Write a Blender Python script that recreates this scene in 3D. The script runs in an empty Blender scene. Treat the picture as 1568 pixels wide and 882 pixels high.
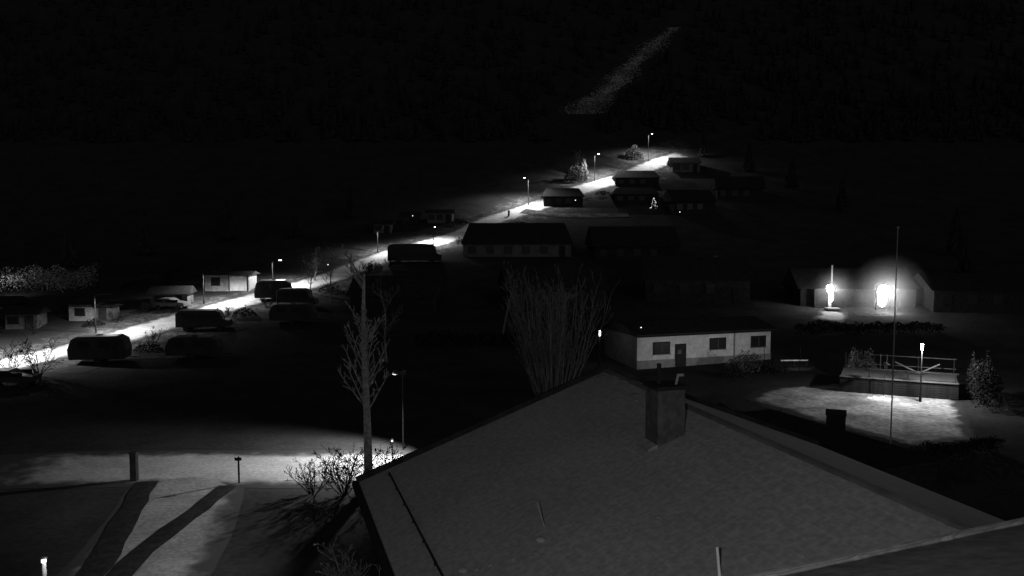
import bpy, math, random
import numpy as np
from mathutils import Vector, Matrix
random.seed(4)
sc=bpy.context.scene
sc.view_settings.view_transform='Standard'; sc.view_settings.look='None'
sc.view_settings.exposure=0

# ------------------------------------------------------------ terrain profile
TY=[-100,80,88,100,115,135,155,172,190,210,260,400,900]
TZ=[0,0,.4,1.9,3.8,7,11.1,15.6,21.7,29.5,52,130,420]
def prof(y):
    return float(np.mean(np.interp(np.array([y-6,y-3,y,y+3,y+6]),TY,TZ)))
def gz(x,y):
    z=prof(y)
    k=min(1,max(0,(y-330)/80))
    return z+k*(6*math.sin(x*.021+y*.013)+4*math.sin(x*.05-y*.031+1))

# ------------------------------------------------------------ materials
def mat(name,c,rough=.85,var=.25,scale=6,bump=.0,spec=.3,fine=None,edge=None):
    m=bpy.data.materials.new(name); m.use_nodes=True
    nt=m.node_tree; N=nt.nodes; L=nt.links
    b=N['Principled BSDF']; b.inputs['Roughness'].default_value=rough
    b.inputs['Specular IOR Level'].default_value=spec
    tc=N.new('ShaderNodeTexCoord')
    n=N.new('ShaderNodeTexNoise'); n.inputs['Scale'].default_value=scale
    n.inputs['Detail'].default_value=6; n.inputs['Roughness'].default_value=.65
    L.new(tc.outputs['Object'],n.inputs['Vector'])
    r=N.new('ShaderNodeValToRGB')
    lo=max(0,c*(1-var)); hi=c*(1+var)
    r.color_ramp.elements[0].position=.32; r.color_ramp.elements[1].position=.68
    r.color_ramp.elements[0].color=(lo,lo,lo,1); r.color_ramp.elements[1].color=(hi,hi,hi,1)
    L.new(n.outputs['Fac'],r.inputs['Fac'])
    out=r.outputs['Color']
    if fine:
        n2=N.new('ShaderNodeTexNoise'); n2.inputs['Scale'].default_value=fine[0]; n2.inputs['Detail'].default_value=3
        L.new(tc.outputs['Object'],n2.inputs['Vector'])
        r2=N.new('ShaderNodeValToRGB')
        a=fine[1]
        r2.color_ramp.elements[0].position=.35; r2.color_ramp.elements[1].position=.65
        r2.color_ramp.elements[0].color=(1-a,1-a,1-a,1); r2.color_ramp.elements[1].color=(1,1,1,1)
        L.new(n2.outputs['Fac'],r2.inputs['Fac'])
        mx=N.new('ShaderNodeMix'); mx.data_type='RGBA'; mx.blend_type='MULTIPLY'; mx.inputs['Factor'].default_value=1
        L.new(out,mx.inputs['A']); L.new(r2.outputs['Color'],mx.inputs['B']); out=mx.outputs['Result']
    if edge:   # surface wears out into the grass towards its edge
        at=N.new('ShaderNodeAttribute'); at.attribute_name='wear'
        n3=N.new('ShaderNodeTexNoise'); n3.inputs['Scale'].default_value=edge[1]; n3.inputs['Detail'].default_value=5
        L.new(tc.outputs['Object'],n3.inputs['Vector'])
        ad=N.new('ShaderNodeMath'); ad.operation='ADD'; L.new(at.outputs['Fac'],ad.inputs[0])
        sb=N.new('ShaderNodeMath'); sb.operation='MULTIPLY_ADD'; sb.inputs[1].default_value=edge[2]; sb.inputs[2].default_value=-edge[2]*.5
        L.new(n3.outputs['Fac'],sb.inputs[0]); L.new(sb.outputs[0],ad.inputs[1])
        mr=N.new('ShaderNodeMapRange'); mr.interpolation_type='SMOOTHSTEP'; mr.inputs['From Min'].default_value=.12; mr.inputs['From Max'].default_value=.5
        L.new(ad.outputs[0],mr.inputs['Value'])
        mx=N.new('ShaderNodeMix'); mx.data_type='RGBA'
        L.new(mr.outputs[0],mx.inputs['Factor']); mx.inputs['A'].default_value=(edge[0],)*3+(1,)
        L.new(out,mx.inputs['B']); out=mx.outputs['Result']
    L.new(out,b.inputs['Base Color'])
    if bump:
        bp=N.new('ShaderNodeBump'); bp.inputs['Strength'].default_value=bump; bp.inputs['Distance'].default_value=.1
        L.new(n.outputs['Fac'],bp.inputs['Height']); L.new(bp.outputs['Normal'],b.inputs['Normal'])
    return m
def emis(name,s):
    m=bpy.data.materials.new(name); m.use_nodes=True
    b=m.node_tree.nodes['Principled BSDF']; b.inputs['Base Color'].default_value=(.8,.8,.8,1)
    b.inputs['Emission Color'].default_value=(1,1,1,1); b.inputs['Emission Strength'].default_value=s
    return m
G=.042
M_grass=mat('grass',G,1,.25,.25,.0,.0,(3.0,.25))
M_vergelit=mat('verge_lamp_spill',.10,1,.6,.5,.0,.0,(2.5,.6),(G,.6,.9))  # tone lifted to carry lamp spill beside the road
M_gravel=mat('gravel_road',.50,.9,.25,.5,.2,.1,(5,.35),(G,1.2,.5))
M_lane=mat('lane_asphalt',.36,.9,.2,.4,.2,.1,(5,.3),(G,1.0,.5))
M_drive=mat('driveway_asphalt',.26,.9,.25,.5,.2,.1,(5,.35),(G,.9,.7))
M_shadow=mat('shadow_dark',.03,1,.3,2,.2,.0,(6,.3),None)  # dark tone for the shadow bars painted over the driveway
M_court=mat('court_surface',.34,.95,.55,.4,.2,.05,(3,.45),(G*.8,.6,1.0))
M_roof=mat('roof_shingle',.29,.95,.08,.5,.2,.08,(8,.26))
M_roofdk=mat('dark_roof',.026,.95,.3,2,.2,.0)
M_white=mat('white_render',.52,.9,.18,.8,.1,.1,(3,.18))
M_hut=mat('hut_cladding',.26,.9,.2,1.5,.1,.1,(3,.2))
M_grey=mat('grey_wall',.10,.9,.25,1.5,.1,.05)
M_dark=mat('dark_wood',.026,.9,.4,3,.2,.0)
M_wood=mat('weathered_wood',.14,.85,.35,4,.2,.1)
M_base=mat('plinth',.20,.9,.2,2,.1,.1)
M_glass=mat('window_glass',.012,.3,.2,1,0,.25)
M_metal=mat('galvanised_metal',.22,.6,.3,4,0,.3)
M_dkmetal=mat('dark_metal',.022,.85,.2,4,0,.05)
M_vanlit=mat('caravan_roof_lit',.35,.5,.2,1,0,.4)  # pale copy used only for the lamplit caravan roofs
M_vandk=mat('dark_paint',.028,.7,.2,1,0,.12)
M_tyre=mat('tyre_rubber',.02,.9,.2,4,0,.2)
M_bark=mat('bark',.15,.95,.45,5,.3,.05)
M_barkpale=mat('pale_bark',.30,.95,.45,5,.3,.05)
M_twig=mat('twigs',.15,.95,.45,3,0,.0)
M_twigdk=mat('dark_twigs',.020,.95,.45,3,0,.0)
M_con=mat('conifer_needles',.026,1,.3,1,0,.0)
M_leaf=mat('shrub_leaves',.08,1,.6,1.2,0,.0)
M_scrub=mat('pale_scrub',.20,1,.8,.7,0,.0)  # paler, strongly mottled leaves
M_leafdk=mat('hedge_leaves',.022,1,.5,1.2,0,.0)
M_snow=mat('snow',.6,.9,.25,1.5,.1,.1)
M_gully=mat('scree_snow',.36,.95,.7,.12,.0,.0)
M_brick=mat('chimney_render',.075,.95,.35,5,.3,.1)
M_hot=emis('lamp_glow_strong',40)
M_bulb=emis('lamp_glow',10)
M_dim=emis('lamp_glow_dim',2.0)

# ------------------------------------------------------------ helpers
def link(o): sc.collection.objects.link(o)
def empty(name,x,y,z=None,rot=0):
    e=bpy.data.objects.new(name,None); e.empty_display_size=.5
    e.location=(x,y,gz(x,y) if z is None else z); e.rotation_euler=(0,0,math.radians(rot)); link(e); return e
def mesh(name,v,f,m,parent=None,smooth=False,wear=None):
    me=bpy.data.meshes.new(name); me.from_pydata([tuple(a) for a in v],[],f); me.update()
    o=bpy.data.objects.new(name,me); link(o)
    for mm in (m if isinstance(m,list) else [m]): me.materials.append(mm)
    if smooth:
        for p in me.polygons: p.use_smooth=True
    if wear is not None:
        at=me.attributes.new('wear','FLOAT','POINT'); at.data.foreach_set('value',wear)
    if parent: o.parent=parent
    return o
def box(name,c,s,m,parent=None,bev=0,rz=0,tilt=None):
    x,y,z=[a/2 for a in s]
    v=[Vector((i*x,j*y,k*z)) for i in(-1,1) for j in(-1,1) for k in(-1,1)]
    f=[(0,1,3,2),(4,6,7,5),(0,4,5,1),(2,3,7,6),(0,2,6,4),(1,5,7,3)]
    o=mesh(name,v,f,m,parent); o.location=c; o.rotation_euler=(tilt[0] if tilt else 0,tilt[1] if tilt else 0,math.radians(rz))
    if bev:
        b=o.modifiers.new('b','BEVEL'); b.width=bev; b.segments=3
    return o
def tube(V,F,p0,p1,r0,r1,n=6,cap=True):
    p0=Vector(p0);p1=Vector(p1); d=(p1-p0)
    if d.length<1e-5: return
    d.normalize(); a=d.orthogonal().normalized(); b=d.cross(a); i0=len(V)
    for p,r in((p0,r0),(p1,r1)):
        for k in range(n):
            t=2*math.pi*k/n; V.append(p+(a*math.cos(t)+b*math.sin(t))*r)
    for k in range(n):
        F.append((i0+k,i0+(k+1)%n,i0+n+(k+1)%n,i0+n+k))
    if cap: F.append(tuple(range(i0+n,i0+2*n))); F.append(tuple(range(i0+n-1,i0-1,-1)))
def cyl(name,p0,p1,r0,r1,m,parent=None,n=12):
    V=[];F=[];tube(V,F,p0,p1,r0,r1,n); return mesh(name,V,F,m,parent,False)
def ball(name,c,r,m,parent=None,sz=1):
    V=[];F=[];n=16;k=10
    for i in range(k+1):
        t=math.pi*i/k
        for j in range(n):
            q=2*math.pi*j/n; V.append(Vector((c[0]+r*math.sin(t)*math.cos(q),c[1]+r*math.sin(t)*math.sin(q),c[2]+r*sz*math.cos(t))))
    for i in range(k):
        for j in range(n): F.append((i*n+j,(i+1)*n+j,(i+1)*n+(j+1)%n,i*n+(j+1)%n))
    return mesh(name,V,F,m,parent,True)
def spot(name,loc,target,P,cone=150,blend=.6,r=.12,parent=None):
    l=bpy.data.lights.new(name,'SPOT'); l.energy=P; l.spot_size=math.radians(cone); l.spot_blend=blend; l.shadow_soft_size=r
    o=bpy.data.objects.new(name,l); link(o)
    loc=Vector(loc);d=Vector(target)-loc
    if parent: o.parent=parent
    o.location=loc; o.rotation_euler=d.to_track_quat('-Z','Y').to_euler(); return o
def point(name,loc,P,r=.1,parent=None):
    l=bpy.data.lights.new(name,'POINT'); l.energy=P; l.shadow_soft_size=r
    o=bpy.data.objects.new(name,l); link(o); o.location=loc
    if parent:o.parent=parent
    return o

# ------------------------------------------------------------ ground
xs=list(np.linspace(-520,-100,22))+list(np.arange(-96,97,4))+list(np.linspace(100,560,24))
ys=list(np.arange(-60,72,6))+list(np.arange(72,216,1.5))+list(np.arange(217,420,5))+list(np.arange(430,901,25))
V=[(x,y,gz(x,y)) for y in ys for x in xs]; nx=len(xs)
F=[(j*nx+i,j*nx+i+1,(j+1)*nx+i+1,(j+1)*nx+i) for j in range(len(ys)-1) for i in range(nx-1)]
g=mesh('ground',V,F,M_grass,None,True)

def strip(name,pts,w,m,lift,jag=0,fade=(0,0)):
    pts=[Vector(p) for p in pts]
    R=[]
    P=[pts[0]*2-pts[1]]+pts+[pts[-1]*2-pts[-2]]
    for i in range(1,len(P)-2):
        n=max(2,int((P[i+1]-P[i]).length/1.2))
        for k in range(n):
            t=k/n;a,b,c,d=P[i-1],P[i],P[i+1],P[i+2]
            R.append(.5*((2*b)+(c-a)*t+(2*a-5*b+4*c-d)*t*t+(-a+3*b-3*c+d)*t**3))
    R.append(pts[-1]); V=[];F=[];W=[];K=10
    rr=random.Random(3)
    for i,p in enumerate(R):
        t=(R[min(i+1,len(R)-1)]-R[max(i-1,0)]).normalized(); n=Vector((-t.y,t.x))
        wl=w/2*(1+rr.uniform(-jag,jag)); wr=w/2*(1+rr.uniform(-jag,jag))
        ef=1
        if fade[0]: ef=min(ef,i/fade[0])
        if fade[1]: ef=min(ef,(len(R)-1-i)/fade[1])
        for k in range(K+1):
            q=-wl+(wl+wr)*k/K; x=p.x+n.x*q; y=p.y+n.y*q
            V.append((x,y,gz(x,y)+lift+.02*math.cos((k/K-.5)*math.pi)))
            W.append(min(ef,1-abs(k/K-.5)*2))
    for i in range(len(R)-1):
        for k in range(K): F.append((i*(K+1)+k,i*(K+1)+k+1,(i+1)*(K+1)+k+1,(i+1)*(K+1)+k))
    return mesh(name,V,F,m,None,True,W)
road=[(-53,66),(-50.0,75),(-47.8,82),(-46.2,86.5),(-44,90.7),(-41.4,95.7),(-38.9,102),(-36.1,107.4),(-33.1,113.5),(-29.5,119.4),(-26,125.5),(-23.6,132),(-19.2,140.8),(-13.1,149.3),(-8.4,155.3),(-4.1,163.7),(2,170.8),(6.9,176),(14.3,184.5),(20.9,189.8),(26,194.5),(31,200),(36.5,205),(41,208)]
strip('verge_lamp_spill',road,17,M_vergelit,.02,.2,(0,6))  # paler verge puts the road lamps' spill into the colour
strip('village_road',road,6.2,M_gravel,.06,.04,(0,5))
strip('side_path',[(2,170.5),(7,168.5),(14,167.5),(22,168)],3.2,M_vergelit,.085,.1)
strip('hillside_lamp_spill',[(24,203),(30,208),(36,212),(43,214)],10,M_vergelit,.045,.2,(3,3))  # pale patch standing for the lamplit slope, light put into the colour
strip('street',[(-30,47.8),(-27,48.6),(-21,49),(-14,48.9),(-8,48.9),(0,49.1),(10,49.6),(18,50)],7.4,M_lane,.014,.02,(9,0))
strip('driveway',[(-17.2,47.4),(-16.8,44.5),(-16.0,41),(-15.3,37.5),(-14.9,34),(-14.8,30),(-15,25)],6.0,M_drive,.008,.02)
strip('shadow_strip',[(-19.4,46.2),(-18.9,44),(-17.9,40),(-16.9,35.8),(-16.3,32),(-16.2,27)],1.15,M_shadow,.045,.15)  # cast shadow bars laid as dark strips across the driveway
strip('shadow_strip',[(-14.9,45.4),(-15.0,43),(-15.3,39),(-15.5,35),(-15.1,31.5),(-14.5,27)],1.0,M_shadow,.060,.15)
def court():
    pg=[(27.8,74),(24,73.2),(20.5,71.8),(18.2,68.5),(19,65),(21.3,60.4),(24.8,54.2),(29.2,55.6),(33.9,66.4),(34.4,68),(31,72)]
    def inside(x,y):
        c=False
        for i in range(len(pg)):
            a,b=pg[i],pg[i-1]
            if (a[1]>y)!=(b[1]>y) and x<(b[0]-a[0])*(y-a[1])/(b[1]-a[1])+a[0]: c=not c
        return c
    def dist(x,y):
        m=9
        for i in range(len(pg)):
            a=Vector(pg[i]);b=Vector(pg[i-1]);p=Vector((x,y));t=max(0,min(1,(p-a).dot(b-a)/(b-a).length_squared)); m=min(m,(p-a-(b-a)*t).length)
        return m
    V=[];F=[];W=[];st=.4;X=int(19/st);Yn=int(22/st)
    for j in range(Yn+1):
        for i in range(X+1):
            x=17+i*st;y=53.5+j*st; V.append((x,y,.014)); w=dist(x,y)/1.6 if inside(x,y) else 0
            if x<23: w*=max(.0,(x-17)/6)
            W.append(min(1,w))
    for j in range(Yn):
        for i in range(X):
            a=j*(X+1)+i
            if max(W[a],W[a+1],W[a+X+1],W[a+X+2])>0: F.append((a,a+1,a+X+2,a+X+1))
    mesh('court_ground',V,F,M_court,None,True,W)
court()

# ------------------------------------------------------------ lamps
def lamp(name,x,y,h,P,arm=(.6,0),head=True,cone=165,style='cobra',z=None,glow=M_bulb,pm=None,tilt=(0,0)):
    e=empty(name,x,y,z); pm=pm or M_metal
    cyl('pole',(0,0,0),(0,0,h),.06,.04,pm,e,8)
    cyl('pole_base',(0,0,0),(0,0,.5),.11,.10,pm,e,8)
    if style=='cobra':
        cyl('arm',(0,0,h-.05),(arm[0],arm[1],h+.12),.03,.025,pm,e,6)
        a=math.degrees(math.atan2(arm[1],arm[0]))
        box('lamp_head',(arm[0]*1.3,arm[1]*1.3,h+.12),(.55,.24,.1),pm,e,.04,a)
        if head: box('lens',(arm[0]*1.3,arm[1]*1.3,h+.04),(.38,.18,.07),glow,e,.02,a)
        spot('light',(arm[0]*1.3,arm[1]*1.3,h-.05),(arm[0]*1.3+tilt[0],arm[1]*1.3+tilt[1],0),P,cone,.35,.12,e)
    else:
        cyl('lantern',(0,0,h),(0,0,h+.5),.06,.08,glow,e,10)
        cyl('cap',(0,0,h+.5),(0,0,h+.58),.13,.04,pm,e,10)
        point('light',(0.0,-.3,h+.2),P,.1,e)
    return e
lamp('street_lamp',-51.0,85,5.0,7500,(1.4,-.3),head=False,pm=M_dkmetal)
lamp('street_lamp',-45.6,96.5,4.2,3000,(1.4,-.3),head=False,pm=M_dkmetal)
lamp('street_lamp',-38.6,110.6,4.0,3600,(1.2,-.3),head=False,pm=M_dkmetal)
lamp('street_lamp',-32.6,120.5,3.6,4000,(.9,-.3),pm=M_dkmetal)
lamp('street_lamp',-13.0,147.2,3.0,3400,(.1,.5),pm=M_dkmetal)
lamp('street_lamp',-21.5,142.0,3.6,2000,(.6,-.4),head=False,pm=M_dkmetal)
lamp('street_lamp',3.2,174.4,5.3,6500,(-.6,-.7),pm=M_dkmetal)
lamp('street_lamp',17.6,190.4,5.6,8000,(.6,-.3),glow=M_hot,pm=M_dkmetal)
lamp('street_lamp',30.9,203,6.2,6500,(.6,-.2),pm=M_dkmetal)

# ------------------------------------------------------------ buildings
def house(name,x,y,L,W,wh,rh,rot=0,wall=M_grey,roof=M_roofdk,z=None,windows=2,door=True,hip=0,chim=False,ov=.4,frame=M_dark):
    e=empty(name,x,y,(min(gz(x-L/2,y-W/2),gz(x,y))-.05) if z is None else z,rot)
    a,b=L/2,W/2
    box('walls',(0,0,wh/2),(L,W,wh),wall,e)
    R=[(-a-ov,-b-ov,wh-.1),(a+ov,-b-ov,wh-.1),(a+ov,b+ov,wh-.1),(-a-ov,b+ov,wh-.1),(-a-ov+hip,0,wh+rh),(a+ov-hip,0,wh+rh)]
    f=[(0,1,5,4),(2,3,4,5),(0,4,3),(1,2,5),(3,2,1,0)]
    mesh('roof',[Vector(v) for v in R],f,roof,e)
    for i in range(windows):
        wx=-a+L*(i+.5)/(windows+(1 if door else 0))
        hh=min(1.1,wh*.42)
        box('window_frame',(wx,-b-.02,wh*.58),(1.25,.06,hh+.14),frame,e)
        box('window',(wx,-b-.06,wh*.58),(1.1,.04,hh),M_glass,e)
    if door:
        wx=-a+L*(windows+.5)/(windows+1)
        box('door',(wx,-b-.025,min(2,wh*.85)/2),(.95,.06,min(2,wh*.85)),M_dark,e)
    if chim: box('chimney',(L*.2,.6,wh+rh*.8),(.6,.6,1.4),M_brick,e,.02)
    return e
e=house('camping_hut',-37.9,119.3,6.0,3,2.35,.35,-4,M_hut,M_dkmetal,windows=1,ov=.45)
box('awning_panel',(1.6,-1.56,1.1),(2.3,.05,1.9),M_snow,e)
box('awning_post',(.35,-1.6,1.15),(.08,.08,2.3),M_dark,e)
box('awning_post',(2.85,-1.6,1.15),(.08,.08,2.3),M_dark,e)
house('camping_hut',-42.5,110.5,4.4,3,1.8,.8,6,M_grey,M_roofdk,windows=1)
house('camping_hut',-49.8,103.2,2.7,2.6,1.9,.25,-5,M_hut,M_roofdk,windows=1,door=False)
house('camping_hut',-47.4,103.4,1.7,2.2,1.7,.2,-5,M_grey,M_roofdk,windows=0)
house('camping_hut',-54.8,99.5,3.4,2.6,1.8,.7,5,M_grey,M_roofdk,windows=1)
house('camping_hut',-60.5,104,5,3,2,.7,5,M_dark,M_roofdk,windows=1)
house('camping_hut',-13.2,164.0,4.6,3,2.0,.6,0,M_grey,M_roofdk,windows=2)
house('camping_hut',-18.6,163.0,3,3,1.8,.6,0,M_dark,M_roofdk,windows=1)
house('camping_hut',-22.7,157,3,2.6,1.7,.6,0,M_grey,M_roofdk,windows=1)
house('camping_hut',-52,122,8,4,2.2,.9,4,M_dark,M_roofdk,windows=2)
house('camping_hut',-45,128,7,4,2.2,.9,2,M_dark,M_roofdk,windows=2)
house('village_house',.8,144,17,9,2.4,3.2,0,M_grey,M_roofdk,z=prof(139)-.2,windows=5,hip=1.2,chim=True)
house('village_house',19,141,13,9,2.4,3,3,M_dark,M_roofdk,windows=4,chim=True)
house('village_house',10,176.5,7.6,6,2.3,1.6,0,M_dark,M_roofdk,z=prof(173),windows=3,hip=1)
house('village_house',26.2,189.5,9.0,6,2.2,1.5,0,M_dark,M_roofdk,z=prof(186),windows=3,hip=1)
house('village_house',24.5,178.5,8.5,6,2,1.3,0,M_dark,M_roofdk,windows=3,hip=1)
house('village_house',38.2,198.5,6.0,5,2.3,1.3,0,M_grey,M_roofdk,z=prof(195.5),windows=2)
house('village_house',34,172,8,7,2.6,2.2,10,M_dark,M_roofdk,windows=3)
house('village_house',46,181,9,7,2.6,2.4,-8,M_dark,M_roofdk,windows=3)
house('village_house',24,116,13,9,3,2.6,-8,M_dark,M_roofdk,windows=3,chim=True)
house('village_house',5,112,12,9,2.6,2.5,8,M_dark,M_roofdk,windows=3)
house('village_house',-14,108,10,7,2.4,2.2,-5,M_dark,M_roofdk,windows=3)

# white bungalow
e=empty('white_bungalow',11.5,80.8,0,19)
Lb=14.4
box('walls',(Lb/2,3.5,1.6),(Lb,7,3.2),M_white,e)
box('gable_shade',(-.03,3.5,1.6),(.05,7.02,3.18),M_grey,e)  # grey panel puts the shaded gable side into the colour
box('plinth',(Lb/2-.0,-.03,.45),(Lb+.04,.05,.9),M_base,e)
V=[(-.3,-.6,3.2),(Lb+.4,-.6,3.2),(Lb+.4,7.6,3.2),(-.3,7.6,3.2),(-.3,-.6,3.38),(Lb+.4,-.6,3.38),(Lb+.4,7.6,3.38),(-.3,7.6,3.38),(-.3,3.5,4.2),(Lb+.4,3.5,4.2)]
mesh('roof',[Vector(v) for v in V],[(3,2,1,0),(0,1,5,4),(2,3,7,6),(4,5,9,8),(6,7,8,9),(0,4,8,7,3),(1,2,6,9,5)],M_roofdk,e)
cyl('gutter',(-.3,-.66,3.2),(Lb+.4,-.66,3.2),.06,.06,M_dkmetal,e,8)
def win(x,z,w,h):
    box('window_frame',(x,-.03,z),(w+.18,.08,h+.18),M_dark,e)
    box('window',(x,-.08,z),(w,.04,h),M_glass,e)
    box('mullion',(x,-.11,z),(.05,.03,h),M_grey,e)
    box('sill',(x,-.12,z-h/2-.13),(w+.3,.2,.05),M_base,e)
win(2.5,2.0,1.6,.95); win(8.5,2.15,1.6,.9); win(13.0,2.15,1.5,.9)
box('door',(4.5,-.04,1.15),(1.15,.1,2.3),M_dark,e)
box('door_light',(4.35,-.10,1.55),(.4,.03,.4),M_grey,e)
box('downpipe',(10.3,-.1,1.6),(.09,.09,3.1),M_metal,e)
ball('roof_light',(.9,1.0,3.85),.05,M_dim,e)
lamp('garden_lamp',8.2,82.2,2.9,18,style='post',pm=M_dkmetal)
# dark lodges with the two very bright entrance lamps
house('lodge',43,113.2,14,8,2.8,2.2,-3,M_dark,M_roofdk,z=2.6,windows=4)
e=empty('lit_entrance',38.9,108.2,None,0)
box('pillar',(0,0,1.5),(.35,.35,3.0),M_white,e,.03)
box('porch_wall',(-.9,.6,1.2),(1.6,.2,2.4),M_dark,e)
cyl('flue_pipe',(.5,.8,2.6),(.5,.8,5.3),.10,.10,M_metal,e)
ball('lamp_glare_globe',(-.15,-.5,2.5),.42,M_hot,e,1.2)  # globes oversized and doubled to imitate the lamps' overexposed bloom
ball('lamp_glare_globe',(0,-.5,1.5),.24,M_hot,e,2.6)
point('light',(0,-1.5,2.6),420,.3,e)
box('step',(0,-1,.1),(1.6,1.2,.2),M_base,e)
e=empty('lit_entrance',45.0,107.6,None,0)
box('wall',(.3,.6,1.4),(1.6,.2,2.8),M_dark,e,.03)
box('post',(-.9,-.6,1.3),(.12,.12,2.6),M_dark,e)
ball('lamp_glare_globe',(0,-.65,2.3),.72,M_hot,e,1.15)
ball('lamp_glare_globe',(-.15,-.6,1.2),.5,M_hot,e,1.5)
point('light',(0,-2.4,2.4),750,.4,e)
strip('lodge_path',[(36.5,102),(38,104.5),(39,107)],3.5,M_lane,.02,.1,(2,1))
strip('lodge_path',[(41,105.5),(44,105.2),(47,105.5)],2.6,M_vergelit,.03,.1,(1,1))
house('lodge',57,110,12,8,2.8,1.8,-3,M_dark,M_roofdk,windows=3)
# added to imitate lens glare: mist around the entrance lamps, thinning to nothing outwards
def glare_haze(x,y,z,r,dens):
    mm=bpy.data.materials.new('glare_haze'); mm.use_nodes=True; nt=mm.node_tree; nt.nodes.clear()
    N=nt.nodes;L=nt.links
    tc=N.new('ShaderNodeTexCoord'); ln=N.new('ShaderNodeVectorMath'); ln.operation='LENGTH'; L.new(tc.outputs['Object'],ln.inputs[0])
    mr=N.new('ShaderNodeMapRange'); mr.inputs['From Min'].default_value=0; mr.inputs['From Max'].default_value=r*.96
    mr.inputs['To Min'].default_value=1; mr.inputs['To Max'].default_value=0; L.new(ln.outputs['Value'],mr.inputs['Value'])
    pw=N.new('ShaderNodeMath'); pw.operation='POWER'; pw.inputs[1].default_value=1.6; L.new(mr.outputs[0],pw.inputs[0])
    mu=N.new('ShaderNodeMath'); mu.operation='MULTIPLY'; mu.inputs[1].default_value=dens; L.new(pw.outputs[0],mu.inputs[0])
    vo=N.new('ShaderNodeVolumeScatter'); L.new(mu.outputs[0],vo.inputs['Density'])
    oo=N.new('ShaderNodeOutputMaterial'); L.new(vo.outputs[0],oo.inputs['Volume'])
    o=ball('glare_haze',(0,0,0),r,mm); o.location=(x,y,z)
glare_haze(45.0,105.2,gz(45,107.6)+2.4,5.0,.09)
glare_haze(38.9,106.6,gz(38.9,108)+2.6,3.0,.08)

# terrace beside the court
e=empty('wooden_terrace',26.5,70.9,0,-24)
T=8.6
box('side',(T/2,.1,.62),(T,.2,1.24),M_dark,e)
box('deck',(T/2,2.5,1.2),(T-.02,4.6,.1),M_grey,e)
box('end_wall',(T-.1,2.6,.6),(.2,4.6,1.15),M_dark,e)
box('end_wall',(.1,2.6,.6),(.2,4.6,1.15),M_dark,e)
for i in range(6): box('plank_line',(T/2,-.02,.15+i*.19),(T,.03,.15),M_dark,e)
box('side_cap',(T/2,.0,1.28),(T,.3,.06),M_grey,e)
for x in (.15,2.9,3.4,5.8,T-.15): box('rail_post',(x,4.7,1.85),(.08,.08,1.5),M_wood if x in(2.9,3.4) else M_dark,e)
for z in (1.7,2.5): box('rail',(T/2+1,4.7,z),(T-2,.05,.05),M_grey,e)
box('beam',(T/2+1,.2,2.0),(T-2,.08,.10),M_dark,e)
for x in (2.2,5,8.4): box('post',(x,.2,1.6),(.1,.1,.75),M_dark,e)
box('brace',(4.9,3.2,1.85),(1.9,.08,.10),M_wood,e,tilt=(0,.42))
box('brace',(6.6,3.2,1.85),(1.7,.08,.10),M_wood,e,tilt=(0,-.5))
lamp('court_lamp',31.2,66.9,4.0,2300,style='post',glow=M_hot,pm=M_dkmetal)
rr=random.Random(31)
V=[];F=[]
for k in range(26):
    cx=rr.gauss(0,.45);cy=rr.gauss(0,.2);r=rr.uniform(.10,.22); i0=len(V);V.append(Vector((cx,cy,r*.9)))
    for q in range(7):
        a=q*.8976; V.append(Vector((cx+r*math.cos(a)*rr.uniform(.7,1.3),cy+r*math.sin(a),0.02)))
    for q in range(7): F.append((i0,i0+1+q,i0+1+(q+1)%7))
o=mesh('snow_pile',V,F,M_snow); o.location=(28.5,67.9,0.01); o.rotation_euler=(0,0,-.3)
e=empty('court_floodlight',29.3,69.0,0); cyl('post',(0,0,0),(0,0,2.6),.025,.025,M_dkmetal,e); box('housing',(0,-.3,2.66),(.2,.7,.08),M_dkmetal,e)
spot('light',(0,-.5,2.6),(-.8,-1.1,0),700,42,.6,.05,e)
e=empty('barrier_rail',26.2,81.5,0,4)
box('rail',(0,0,.85),(2.6,.1,.1),M_white,e)
for x in(-1.2,0,1.2): box('post',(x,0.08,.45),(.09,.06,.9),M_dark,e)
spot('rail_light',(0,-1.2,2.2),(0,0,.6),60,90,.5,.05,e)
cyl('light_post',(0,-1.3,0),(0,-1.3,2.3),.04,.04,M_dkmetal,e)

# flagpole
e=empty('flagpole',22.4,51.6,0)
cyl('pole',(0,0,0),(0,0,13.4),.045,.03,M_metal,e); ball('finial',(0,0,13.45),.08,M_metal,e); cyl('base',(0,0,0),(0,0,.4),.14,.12,M_metal,e)

# garage between house and court
e=empty('garage',16.4,46.5,0,-66)
box('walls',(0,0,1.15),(12,3.4,2.3),M_dark,e)
box('roof',(0,0,2.4),(12.5,4.0,.16),M_roofdk,e,.02)
cyl('gutter',(-6.2,-2.06,2.42),(2,-2.06,2.42),.05,.05,M_metal,e,8)
box('door',(-6.03,0,1.05),(.06,2.4,2.0),M_grey,e)
e=empty('tool_shed',21.2,57.2,0,-20)
box('walls',(0,0,.65),(1.2,1.0,1.3),M_dark,e); box('roof',(0,0,1.34),(1.3,1.1,.05),M_dark,e,tilt=(.12,0)); box('door',(0,-.52,.6),(.6,.04,1.1),M_dark,e)

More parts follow.
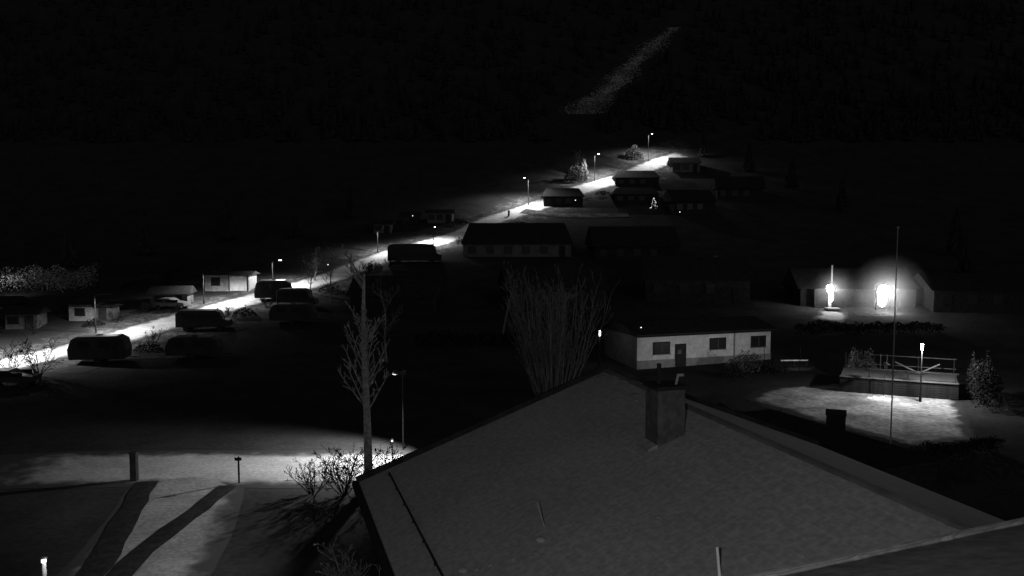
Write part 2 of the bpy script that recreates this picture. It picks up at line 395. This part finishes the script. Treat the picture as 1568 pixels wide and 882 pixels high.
# ------------------------------------------------------------ foreground house
e=empty('foreground_house',-4.22,24,0,15.97)
SL=2.765/7.3; T=14.2
def slab(name,x0,x1,z0,z1,y0,y1,th,m):
    v=[(x0,y0,z0),(x1,y0,z1),(x1,y1,z1),(x0,y1,z0)]
    v=v+[(a,b,c-th) for a,b,c in v]
    return mesh(name,[Vector(q) for q in v],[(0,1,2,3)[::-1],(4,5,6,7),(0,4,5,1)[::-1],(1,5,6,2)[::-1],(2,6,7,3)[::-1],(3,7,4,0)[::-1]],m,e)
def rz(s): return 6.735+SL*(s if s<7.3 else 14.6-s)
slab('roof_west',0,7.3,6.735,9.5,0,-T,.2,M_roof)
slab('roof_east',7.302,14.6,9.5,6.735,0,-T,.2,M_roof)
V=[(.9,-.9,0),(13.7,-.9,0),(13.7,-.9,6.8),(7.3,-.9,9.2),(.9,-.9,6.8)]
V+= [(a,-T+.4,c) for a,b,c in V]
mesh('walls',[Vector(v) for v in V],[(0,1,2,3,4),(9,8,7,6,5),(0,5,6,1),(1,6,7,2),(0,4,9,5)],M_grey,e)
def bar(name,p0,p1,w,h,m):
    p0=Vector(p0);p1=Vector(p1);d=p1-p0
    o=box(name,(p0+p1)/2,(d.length,w,h),m,e); o.rotation_euler=d.to_track_quat('X','Z').to_euler(); return o
bar('verge_board',(-.05,.07,rz(0)-.02),(7.3,.07,9.5),.1,.28,M_dark)
bar('verge_board',(7.3,.07,9.5),(14.65,.07,rz(0)-.02),.1,.28,M_dark)
cyl('gutter',(-.1,.1,6.66),(-.1,-T,6.66),.1,.1,M_dkmetal,e,10)
cyl('snow_guard',(.75,-.5,rz(.75)+.07),(.75,-T,rz(.75)+.07),.025,.025,M_dkmetal,e,6)
for i in range(11): box('guard_bracket',(.75,-.6-i*1.3,rz(.75)+.03),(.05,.05,.1),M_dkmetal,e)
V=[];F=[]
for i in range(36):
    y=-i*.4; tube(V,F,(7.3,y,9.43),(7.3,y-.42,9.45),.12,.10,8)
mesh('ridge_tiles',V,F,M_grey,e)
V=[];F=[]
for k in range(1,24):
    s=k*.3
    q=[(s,-.02,rz(s)+.003),(s+.03,-.02,rz(s+.03)+.009),(s+.03,-T,rz(s+.03)+.009),(s,-T,rz(s)+.003),(s+.2,-.02,rz(s+.2)+.003),(s+.2,-T,rz(s+.2)+.003)]
    i0=len(V);V+=[Vector(a) for a in q];F+=[(i0,i0+3,i0+2,i0+1),(i0+1,i0+2,i0+5,i0+4)]
mesh('shingle_courses',V,F,M_roof,e)
box('chimney',(6.17,-6.28,9.35),(.66,.66,1.75),M_brick,e,.015)
box('chimney_cap',(6.17,-6.28,10.26),(.76,.76,.08),M_dkmetal,e,.01)
box('flashing',(5.72,-6.35,8.92),(.25,.6,.12),M_metal,e,tilt=(0,-.36))
cyl('flue',(6.05,-6.2,10.2),(6.05,-6.2,10.75),.05,.05,M_dkmetal,e)
cyl('flue',(6.35,-6.4,10.2),(6.42,-6.4,10.5),.03,.03,M_metal,e)
cyl('cap',(6.40,-6.4,10.5),(6.55,-6.4,10.5),.035,.035,M_metal,e)
cyl('vent_rod',(2.87,-7.73,rz(2.87)-.05),(2.72,-7.65,rz(2.87)+.5),.016,.012,M_metal,e,6)
cyl('vent_pipe',(4.34,-12.08,rz(4.34)-.05),(4.30,-12.05,rz(4.34)+.46),.026,.022,M_snow,e,10)
for s,t in((2.62,8.2),(1.13,7.9)): ball('roof_vent',(s,-t,rz(s)+.03),.11,M_hut,e,.5)
rr=random.Random(7); V=[];F=[]
for (s,t,r) in [(7.0,.35,.22),(7.15,.9,.18),(7.2,1.6,.16),(6.4,.4,.12),(6.9,3.0,.16),(6.75,3.4,.1),(6.2,1.6,.08),(7.1,4.6,.12),(4.5,9.5,.07),(2.4,8.6,.10),(2.0,8.4,.08),(1.6,8.2,.08),(1.35,8.1,.07)]:
    i0=len(V);V.append(Vector((s,-t,rz(s)+.04)))
    for k in range(11):
        q=2*math.pi*k/11; R=r*rr.uniform(.6,1.2); ss=s+R*math.cos(q)*.8; V.append(Vector((ss,-t+R*1.6*math.sin(q),rz(ss)+.016)))
    for k in range(11): F.append((i0,i0+1+k,i0+1+(k+1)%11))
mesh('snow_remnants',V,F,M_hut,e)
spot('yard_light',(.2,-1.0,6.25),(-6.4,16.0,0),8200,33,1.0,.25,e)
box('yard_light_housing',(.45,-1.0,6.35),(.35,.25,.2),M_dkmetal,e,.03)

# near building (camera side)
e=empty('camera_building',2.0,9.22,0,24.7)
V=[(0,0,10),(10,0,10),(10,-7,11.6),(0,-7,11.6)]; V+=[(a,b,c-.2) for a,b,c in V]
mesh('roof_slab',[Vector(v) for v in V],[(3,2,1,0),(4,5,6,7),(0,1,5,4),(1,2,6,5),(2,3,7,6),(3,0,4,7)],M_wood,e)
cyl('gutter',(-.1,.08,9.97),(10,.08,9.97),.06,.06,M_metal,e,10)
box('walls',(5,-4,4.8),(9,6,9.6),M_grey,e)
V=[];F=[]
rr=random.Random(2); r0=.03
for i in range(120):
    x=.1+i*.082; r1=.012+.035*rr.random()*(.4+.6*math.sin(x*2.1)**2)
    tube(V,F,(x,-.03,10.02),(x+.084,-.03,10.02),r0,r1,6); r0=r1
mesh('snow_on_edge',V,F,M_hut,e)
e=empty('ir_floodlight',-1.2,-1.0,14.6)
box('housing',(0,0,0),(.3,.18,.22),M_dkmetal,e,.02); cyl('bracket',(0,-.1,-.1),(0,-.4,-3),.03,.03,M_metal,e)
spot('light',(0,.15,0),(5.5,21,-5.5),2500,72,.95,.1,e)

# ------------------------------------------------------------ caravans and vehicles
def caravan(name,x,y,L,H,W=2.2,rot=0,shell=M_vandk,style='caravan',top=None):
    e=empty(name,x,y,gz(x,y)-.05,rot)
    h=H-.45; a=L/2
    if style=='caravan':
        pr=[(-a,.0),(-a-.08,h*.45),(-a+.25,h*.9),(-a+.7,h),(a-.8,h),(a-.2,h*.85),(a,h*.4),(a-.1,0)]; t0,t1=-a+.7,a-.8
    elif style=='van':
        pr=[(-a,.0),(-a,h*.8),(-a+.3,h*.98),(-a+.8,h),(a-1.6,h*.98),(a-1.1,h*.86),(a-.75,h*.45),(a-.1,h*.36),(a,0)]; t0,t1=-a+.8,a-1.7
    else:
        pr=[(-a,.0),(-a,h*.5),(-a+.35,h*.6),(-a+.9,h),(a-2.0,h),(a-1.3,h*.6),(a-.1,h*.45),(a,0)]; t0,t1=-a+.9,a-2
    n=len(pr);V=[Vector((px,-W/2,.45+pz)) for px,pz in pr]+[Vector((px,W/2,.45+pz)) for px,pz in pr]
    F=[tuple(range(n)),tuple(range(2*n-1,n-1,-1))]+[(i,i+n,(i+1)%n+n,(i+1)%n) for i in range(n)]
    o=mesh('body',V,F,shell,e); b=o.modifiers.new('b','BEVEL');b.width=.1;b.segments=3
    if top: box('lit_roof_panel',((t0+t1)/2,0,H+.02),(t1-t0-.05,W-.25,.05),top,e,.02)  # paler panel puts the lamplit roof into the colour
    for wx in ([-a*.45,a*.25] if style=='caravan' else [-a*.5,0,a*.42]):
        wh=h*.32
        box('window',(wx,-W/2-.01,.45+h*.66),(L*.2,.04,wh),M_glass,e,.01)
        box('window',(wx,W/2+.01,.45+h*.66),(L*.2,.04,wh),M_glass,e,.01)
    if style=='caravan':
        box('door',(a*.65,-W/2-.005,.45+h*.45),(.6,.03,h*.75),M_dark,e); wl=[0]
        cyl('tow_bar',(a,0,.5),(a+1.1,0,.45),.05,.04,M_dkmetal,e)
        box('roof_vent',(0,0,H+.09),(.5,.5,.08),shell,e,.03)
    else: wl=[-a*.62,a*.6]
    for wx in wl:
        for s in(-1,1): cyl('wheel',(wx,s*(W/2-.2),.33),(wx,s*(W/2+.01),.33),.33,.33,M_tyre,e,16)
    return e
caravan('caravan',-39.4,84.2,5.2,2.6,2.3,8,top=M_vanlit)
caravan('parked_van',-34.2,98.0,5.8,2.3,2.1,10,M_vandk,'van')
caravan('caravan',-30.4,112.8,4.6,2.6,2.4,12,top=M_vanlit)
caravan('parked_van',-26.4,109.0,4.8,2.4,2.1,0,M_vandk,'van')
caravan('camper_van',-14.8,135.5,8.2,3.0,2.4,2,M_vandk,'van')
caravan('parked_car',-42.0,73.5,4.3,1.45,1.8,5,M_vandk,'car')
caravan('parked_car',-41.6,108.0,4.2,1.45,1.8,-10,M_grey,'car')
caravan('caravan',-31,86,5.0,2.2,2.2,5)
caravan('caravan',-25,101,5.0,2.3,2.2,0)

# ------------------------------------------------------------ small things
e=empty('direction_sign',-14.45,46.0,0); cyl('post',(0,0,0),(0,0,1.45),.05,.05,M_dkmetal,e,8); box('sign_plate',(0,-.06,1.33),(.36,.03,.16),M_dkmetal,e)
e=empty('gate_post',-20.2,46.5,0); box('post',(0,0,.75),(.35,.35,1.5),M_dark,e,.03); box('cap',(0,0,1.53),(.42,.42,.08),M_dark,e,.02)
e=empty('street_lamp',-6.6,52.9,0); cyl('pole',(0,0,0),(0,0,4.9),.045,.035,M_dkmetal,e,8)
box('hood',(-.1,-.6,5.0),(.3,1.2,.06),M_dkmetal,e); box('hood_back',(-.1,-.75,4.86),(.8,.05,.3),M_dkmetal,e)
spot('light',(-.1,-1.0,4.80),(-4.4,-3.4,0),7200,128,.5,.1,e)
e=empty('bollard_lamp',-7.0,50.9,0); cyl('post',(0,0,0),(0,0,1.0),.04,.04,M_dkmetal,e); cyl('lens',(0,0,1.0),(0,0,1.1),.05,.05,M_dim,e); cyl('cap',(0,0,1.1),(0,0,1.15),.08,.05,M_dkmetal,e)
e=empty('road_bollard',-.6,167.2); cyl('post',(0,0,0),(0,0,.9),.2,.18,M_dark,e); ball('top',(0,0,.95),.24,M_dark,e)
e=empty('driveway_lamp',-17.75,32.7,0); cyl('post',(0,0,0),(0,0,1.0),.09,.08,M_white,e); cyl('lens',(0,0,1.0),(0,0,1.15),.09,.09,M_dim,e)
cyl('cap',(0,0,1.15),(0,0,1.2),.14,.08,M_metal,e); point('light',(.4,-.3,1.05),16,.05,e)
e=empty('christmas_tree',27.4,172.0,gz(27.4,171.8))
V=[];F=[];B=[];BF=[]
rr=random.Random(9)
tube(V,F,(0,0,0),(0,0,2.5),.05,.01,5)
for i in range(240):
    t=rr.random(); z=.3+2.1*t; r=.75*(1-t)+.05; q=rr.random()*6.28
    tube(V,F,(0,0,z+.1),(r*math.cos(q),r*math.sin(q),z-.1),.03,.01,3)
    if i%4==0:
        tube(B,BF,(r*math.cos(q),r*math.sin(q),z-.12),(r*math.cos(q),r*math.sin(q),z-.06),.035,.035,4)
mesh('branches',V,F,M_con,e); mesh('fairy_lights',B,BF,M_dim,e)
e=empty('string_lights',45.5,184.5); box('light_bar',(0,0,1.7),(1.9,.1,.10),M_dim,e,tilt=(0,.25)); cyl('post',(-.9,0,0),(-.9,0,2),.04,.04,M_metal,e); cyl('post',(.9,0,0),(.9,0,2),.04,.04,M_metal,e)
for x,y,h in((12.3,172.8,1.4),(31.4,166.5,.9),(-18,161.2,1.6),(-27,130,.9)):
    e=empty('garden_lantern',x,y); cyl('post',(0,0,0),(0,0,h),.03,.03,M_dkmetal,e); ball('globe',(0,0,h+.1),.08,M_dim,e)
e=empty('facade_fill_light',9.0,55,0); cyl('post',(0,0,0),(0,0,2.4),.05,.05,M_dkmetal,e); box('housing',(0,0,2.5),(.35,.2,.25),M_dkmetal,e,.03)  # unseen lamp added behind the house to brighten the bungalow front
spot('light',(0,.2,2.5),(7.7,27,2.2),4300,28,1.0,.1,e)

# ------------------------------------------------------------ vegetation
def bare(name,x,y,h,r,seed,m=M_bark,stems=1,spread=.25,depth=4,kids=4,up=.25,z=None,thin=.012,ratio=.55,lead=.9,start=.25,kr=.4,wob=.1,base=.2):
    rr=random.Random(seed); V=[];F=[]
    def grow(p,d,L,rad,lev):
        n=6 if lev==0 else 3
        pts=[p];dirs=[d]
        for i in range(n):
            d=(d+Vector((rr.gauss(0,wob),rr.gauss(0,wob),rr.gauss(0,.05)+up*.2))).normalized()
            q=pts[-1]+d*(L/n); pts.append(q);dirs.append(d)
        for i in range(n):
            r0=rad*(1-.75*i/n); r1=rad*(1-.75*(i+1)/n)
            tube(V,F,pts[i],pts[i+1],max(r0,thin),max(r1,thin*.8),6 if lev<1 else 3,False)
        if lev<depth:
            for k in range(kids if lev else kids*3):
                t=rr.uniform(start if lev==0 else .15,1); i=min(n-1,int(t*n)); f=t*n-i
                b=pts[i].lerp(pts[i+1],f); dd=dirs[i+1]
                s=Vector((rr.gauss(0,1),rr.gauss(0,1),rr.gauss(0,.5))); s=(s-dd*s.dot(dd)).normalized()
                nd=(dd*.75+s*.75+Vector((0,0,up))).normalized()
                grow(b,nd,L*ratio*rr.uniform(.6,1.1)*(1-.45*t),max(rad*kr*(1-.5*t),thin),lev+1)
    for s in range(stems):
        a=rr.random()*6.28; k0=math.sqrt(rr.random()); k=spread*k0*(1 if stems>1 else .1)
        d=Vector((math.cos(a)*k,math.sin(a)*k,1)).normalized()
        grow(Vector((math.cos(a)*base*k0*(stems>1),math.sin(a)*base*k0*(stems>1),0)),d,h*lead*(rr.uniform(.7,1.0) if stems>1 else 1),r,0)
    e=mesh(name,V,F,m); e.location=(x,y,(gz(x,y) if z is None else z)); return e
bare('bare_tree',-7.45,45.2,12.4,.27,12,M_barkpale,1,.03,3,9,.30,ratio=.31,start=.3,kr=.26,wob=.03,thin=.013)
bare('poplar_tree',3.2,70,10.4,.05,5,M_twig,60,.42,2,4,.5,ratio=.3,thin=.015,kr=.35,wob=.05,base=1.6)
bare('bare_shrub',-8.5,44.0,2.8,.03,21,M_twigdk,14,1.1,3,3,.12)
bare('bare_shrub',-6.4,44.3,2.8,.03,22,M_twigdk,12,1.0,3,3,.12)
bare('bare_shrub',-10.1,44.2,2.1,.03,42,M_twigdk,10,1.0,2,3,.12)
bare('bare_shrub',-5.6,30.4,3.3,.06,23,M_barkpale,9,1.2,3,3,.1,ratio=.5)
bare('bare_shrub',-44.6,78.0,3.6,.04,24,M_twigdk,9,.8,3,3,.15,ratio=.5)
bare('bare_shrub',-41.8,77.5,3.6,.04,25,M_twigdk,9,.7,3,3,.15)
bare('bare_shrub',-46.6,77,3.2,.04,35,M_twigdk,9,.7,3,3,.15)
bare('bare_tree',-26.6,116.5,4.6,.1,26,M_bark,1,.2,3,5,.2,start=.2)
bare('bare_tree',-27.6,124,4.2,.1,27,M_bark,1,.2,3,5,.2,start=.2)
bare('bare_tree',-23,112,7,.12,29,M_bark,1,.2,3,4,.3)
bare('bare_tree',-1,95,7,.12,30,M_bark,1,.2,3,4,.3)
bare('bare_tree',-12,84,8,.13,31,M_bark,1,.2,3,4,.3)
bare('bare_tree',14,196,5,.1,32,M_bark,2,.3,3,5,.2)
for i,(x,y,h) in enumerate([(-37.5,92,1.8),(-33.5,103.5,1.6),(-30,108.5,1.8),(-45.5,101,1.6),(-52,96,2),(-21,128.5,2.2),(-18.5,133,1.8),(-9,147.5,1.6),(-44,106,1.6)]):
    bare('bare_shrub',x,y,h,.03,60+i,M_twigdk,8,.8,2,3,.15)

def leafmass(name,x,y,sx,sy,h,n,ls,m,seed,z=None,shape='dome',rot=0):
    rr=random.Random(seed);V=[];F=[]
    lumps=[(rr.uniform(-1,1),rr.uniform(-1,1),rr.uniform(.5,1)) for _ in range(9)]
    for i in range(n):
        u=rr.uniform(-1,1);v=rr.uniform(-1,1)
        if shape=='dome':
            q=max(0,1-(u*u+v*v)); top=h*math.sqrt(q)
            if q<=0: continue
        else: top=h*(1+.12*math.sin(u*9+1)+.08*math.sin(u*23))
        top*=.6+.5*max([c*math.exp(-((u-a)**2+(v-b)**2)*6) for a,b,c in lumps])
        w=top*(rr.random()**.5)
        c=Vector((u*sx,v*sy,w)); i0=len(V)
        d=Vector((rr.gauss(0,1),rr.gauss(0,1),rr.gauss(0,1))).normalized(); a=d.orthogonal().normalized(); b=d.cross(a)
        s=ls*rr.uniform(.5,1.3)
        V.extend([c+a*s,c+b*s*.6,c-a*s,c-b*s*.6]); F.append((i0,i0+1,i0+2,i0+3))
    for k in range(14):
        a=rr.uniform(-.7,.7);b=rr.uniform(-.7,.7); tube(V,F,(a*sx*.4,b*sy*.4,0),(a*sx,b*sy,h*.7),.03,.012,4)
    o=mesh(name,V,F,m); o.location=(x,y,gz(x,y) if z is None else z); o.rotation_euler=(0,0,math.radians(rot)); return o
leafmass('ivy_bush',30.4,76.5,1.5,1.4,3.4,1900,.10,M_scrub,1)
leafmass('evergreen_shrub',21.4,80.0,2.0,1.2,2.1,1700,.09,M_leaf,2)
leafmass('evergreen_shrub',23.6,79.2,1.4,1.0,1.4,1000,.09,M_leafdk,3)
leafmass('evergreen_shrub',19.4,77.5,1.3,1.0,1.2,800,.09,M_leafdk,4)
leafmass('hillside_scrub',-62.5,118.5,6.5,4,3.0,4200,.13,M_scrub,5,shape='box')
leafmass('hillside_scrub',-50,120.5,3.4,2,1.4,900,.13,M_leafdk,15,shape='dome')
for i,(x,y,sx,sy,h,r) in enumerate([(-36.6,88.5,1.4,.9,1.3,30),(-36,100.8,1.2,.8,1.1,40),(-31.6,104.2,1.5,.9,1.3,40),(-24.2,117.5,1.6,1,1.5,30),(-20.6,131,1.8,1,1.4,40),(-47.2,99.6,1.2,.8,1.0,40),(-53,106,2,1,1.6,10),(-57.5,96.5,1.8,1,1.5,10),(-44.6,112.5,1.4,.9,1.2,30),(1.5,160,2.5,1,1.4,30),(18.5,181,2,1,1.2,30),(-9.5,162,1.6,1,1.2,20)]):
    leafmass('garden_bush',x,y,sx,sy,h,700,.10,M_leafdk,80+i,rot=r)
leafmass('hedge',14,60,5,.6,1.3,3000,.10,M_leafdk,8,z=0,shape='box',rot=-30)
leafmass('hedge',24,50.0,6,.6,1.0,3000,.10,M_leafdk,9,z=0,shape='box',rot=28)
leafmass('tall_hedge',35.6,66.0,.9,2.8,3.4,4800,.09,M_leafdk,19,z=0,shape='box',rot=-20)
leafmass('lit_shrub',13.6,190.2,2.6,1.5,3.6,1600,.18,M_leaf,10)
leafmass('lit_shrub',28.0,205,2.2,1.5,3.4,1200,.18,M_leaf,12)
leafmass('hedge',-3,91,7,.9,1.6,2600,.16,M_leafdk,13,shape='box',rot=6)
leafmass('hedge',39,96,8,.9,1.4,2600,.16,M_leafdk,14,shape='box',rot=3)
e=empty('hillside_lamp',-66,112.5); cyl('post',(0,0,0),(0,0,3.2),.05,.05,M_dkmetal,e); box('housing',(0,0,3.3),(.3,.3,.15),M_dkmetal,e)
spot('light',(0,.2,3.2),(2,7,1.6),420,110,.9,.1,e)

def conifer(V,F,x,y,z,h,r,rr,tiers=5,seg=9):
    tube(V,F,(x,y,z),(x,y,z+h*.3),.02*h,.015*h,4,False)
    for t in range(tiers):
        z0=z+h*(.1+.8*t/tiers); z1=z+h*min(1,(.1+.8*t/tiers)+.34); R=r*(1-t/tiers*.85)
        i0=len(V);V.append(Vector((x,y,z1)))
        ph=rr.random()*6
        for k in range(seg):
            q=ph+2*math.pi*k/seg; q2=R*(rr.uniform(.75,1.1) if k%2 else rr.uniform(.45,.65))
            V.append(Vector((x+q2*math.cos(q),y+q2*math.sin(q),z0+rr.uniform(-.04,.04)*h)))
        for k in range(seg): F.append((i0,i0+1+k,i0+1+(k+1)%seg))
rr=random.Random(1);V=[];F=[]
def streakx(y): return float(np.interp(y,[225,236,270,306,320],[13,18.2,33.5,54.3,62]))
cnt=0
while cnt<4400:
    y=216+(rr.random()**1.4)*330; x=rr.uniform(-.78*y,.82*y)
    if 218<y<325 and -9<x-streakx(y)<7: continue
    if y<222 and 10<x<60: continue
    h=rr.uniform(3.0,6.0); conifer(V,F,x,y,gz(x,y)-.3,h,h*.28,rr,4,8); cnt+=1
mesh('mountain_forest',V,F,M_con)
for i,(x,y,h) in enumerate([(-66,132,7),(-58,140,8),(-48,150,8),(-37,152,7),(-72,118,7),(52,196,7),(58,185,7),(63,170,7),(70,140,8),(64,125,7),(15.5,193,5.5),(-30,165,7),(44,206,6)]):
    V=[];F=[];conifer(V,F,0,0,0,h,h*.24,rr,8,15)
    o=mesh('pine_tree',V,F,M_con if (x,y)!=(15.5,193) else M_leaf); o.location=(x,y,gz(x,y)-.1)
# snow gully on the mountain
V=[];F=[];rr=random.Random(8)
for i in range(7600):
    t=rr.random(); y=236+72*t; wd=4.2*(1-.45*t)*(1+.3*math.sin(t*19))
    u=rr.gauss(0,.6)
    if abs(u)>1.5: continue
    if rr.random()<.35+.5*t*t: continue
    x=streakx(y)+u*wd; s=rr.uniform(.08,.26); i0=len(V)
    for k in range(5):
        q=k*1.2566+rr.uniform(-.3,.3); a=x+s*math.cos(q)*1.2;b=y+s*math.sin(q)*rr.uniform(.6,1.2); V.append((a,b,gz(a,b)+.12))
    F.append(tuple(range(i0,i0+5)))
mesh('snow_gully',V,F,M_gully)

# ------------------------------------------------------------ sky, moon, camera
w=bpy.data.worlds.new("World"); sc.world=w; w.use_nodes=True
nt=w.node_tree; bg=nt.nodes['Background']
sky=nt.nodes.new('ShaderNodeTexSky'); sky.sky_type='NISHITA'; sky.sun_disc=False
sky.sun_elevation=math.radians(20); sky.sun_rotation=math.radians(150)
bw=nt.nodes.new('ShaderNodeRGBToBW'); nt.links.new(sky.outputs[0],bw.inputs[0]); nt.links.new(bw.outputs[0],bg.inputs[0])
bg.inputs[1].default_value=.014
l=bpy.data.lights.new('moon','SUN'); l.energy=.008; l.angle=math.radians(.5)
o=bpy.data.objects.new('moon',l); link(o)
az=math.radians(150); el=math.radians(20)
d=Vector((math.sin(az)*math.cos(el),math.cos(az)*math.cos(el),math.sin(el)))
o.rotation_euler=(-d).to_track_quat('-Z','Y').to_euler(); o.location=(0,0,50)
cam=bpy.data.cameras.new('camera'); co=bpy.data.objects.new('camera',cam); link(co)
co.location=(0,0,14); co.rotation_euler=(math.radians(85.5),0,0)
cam.sensor_width=36; cam.lens=31.177; cam.clip_end=3000; cam.clip_start=.1
sc.camera=co
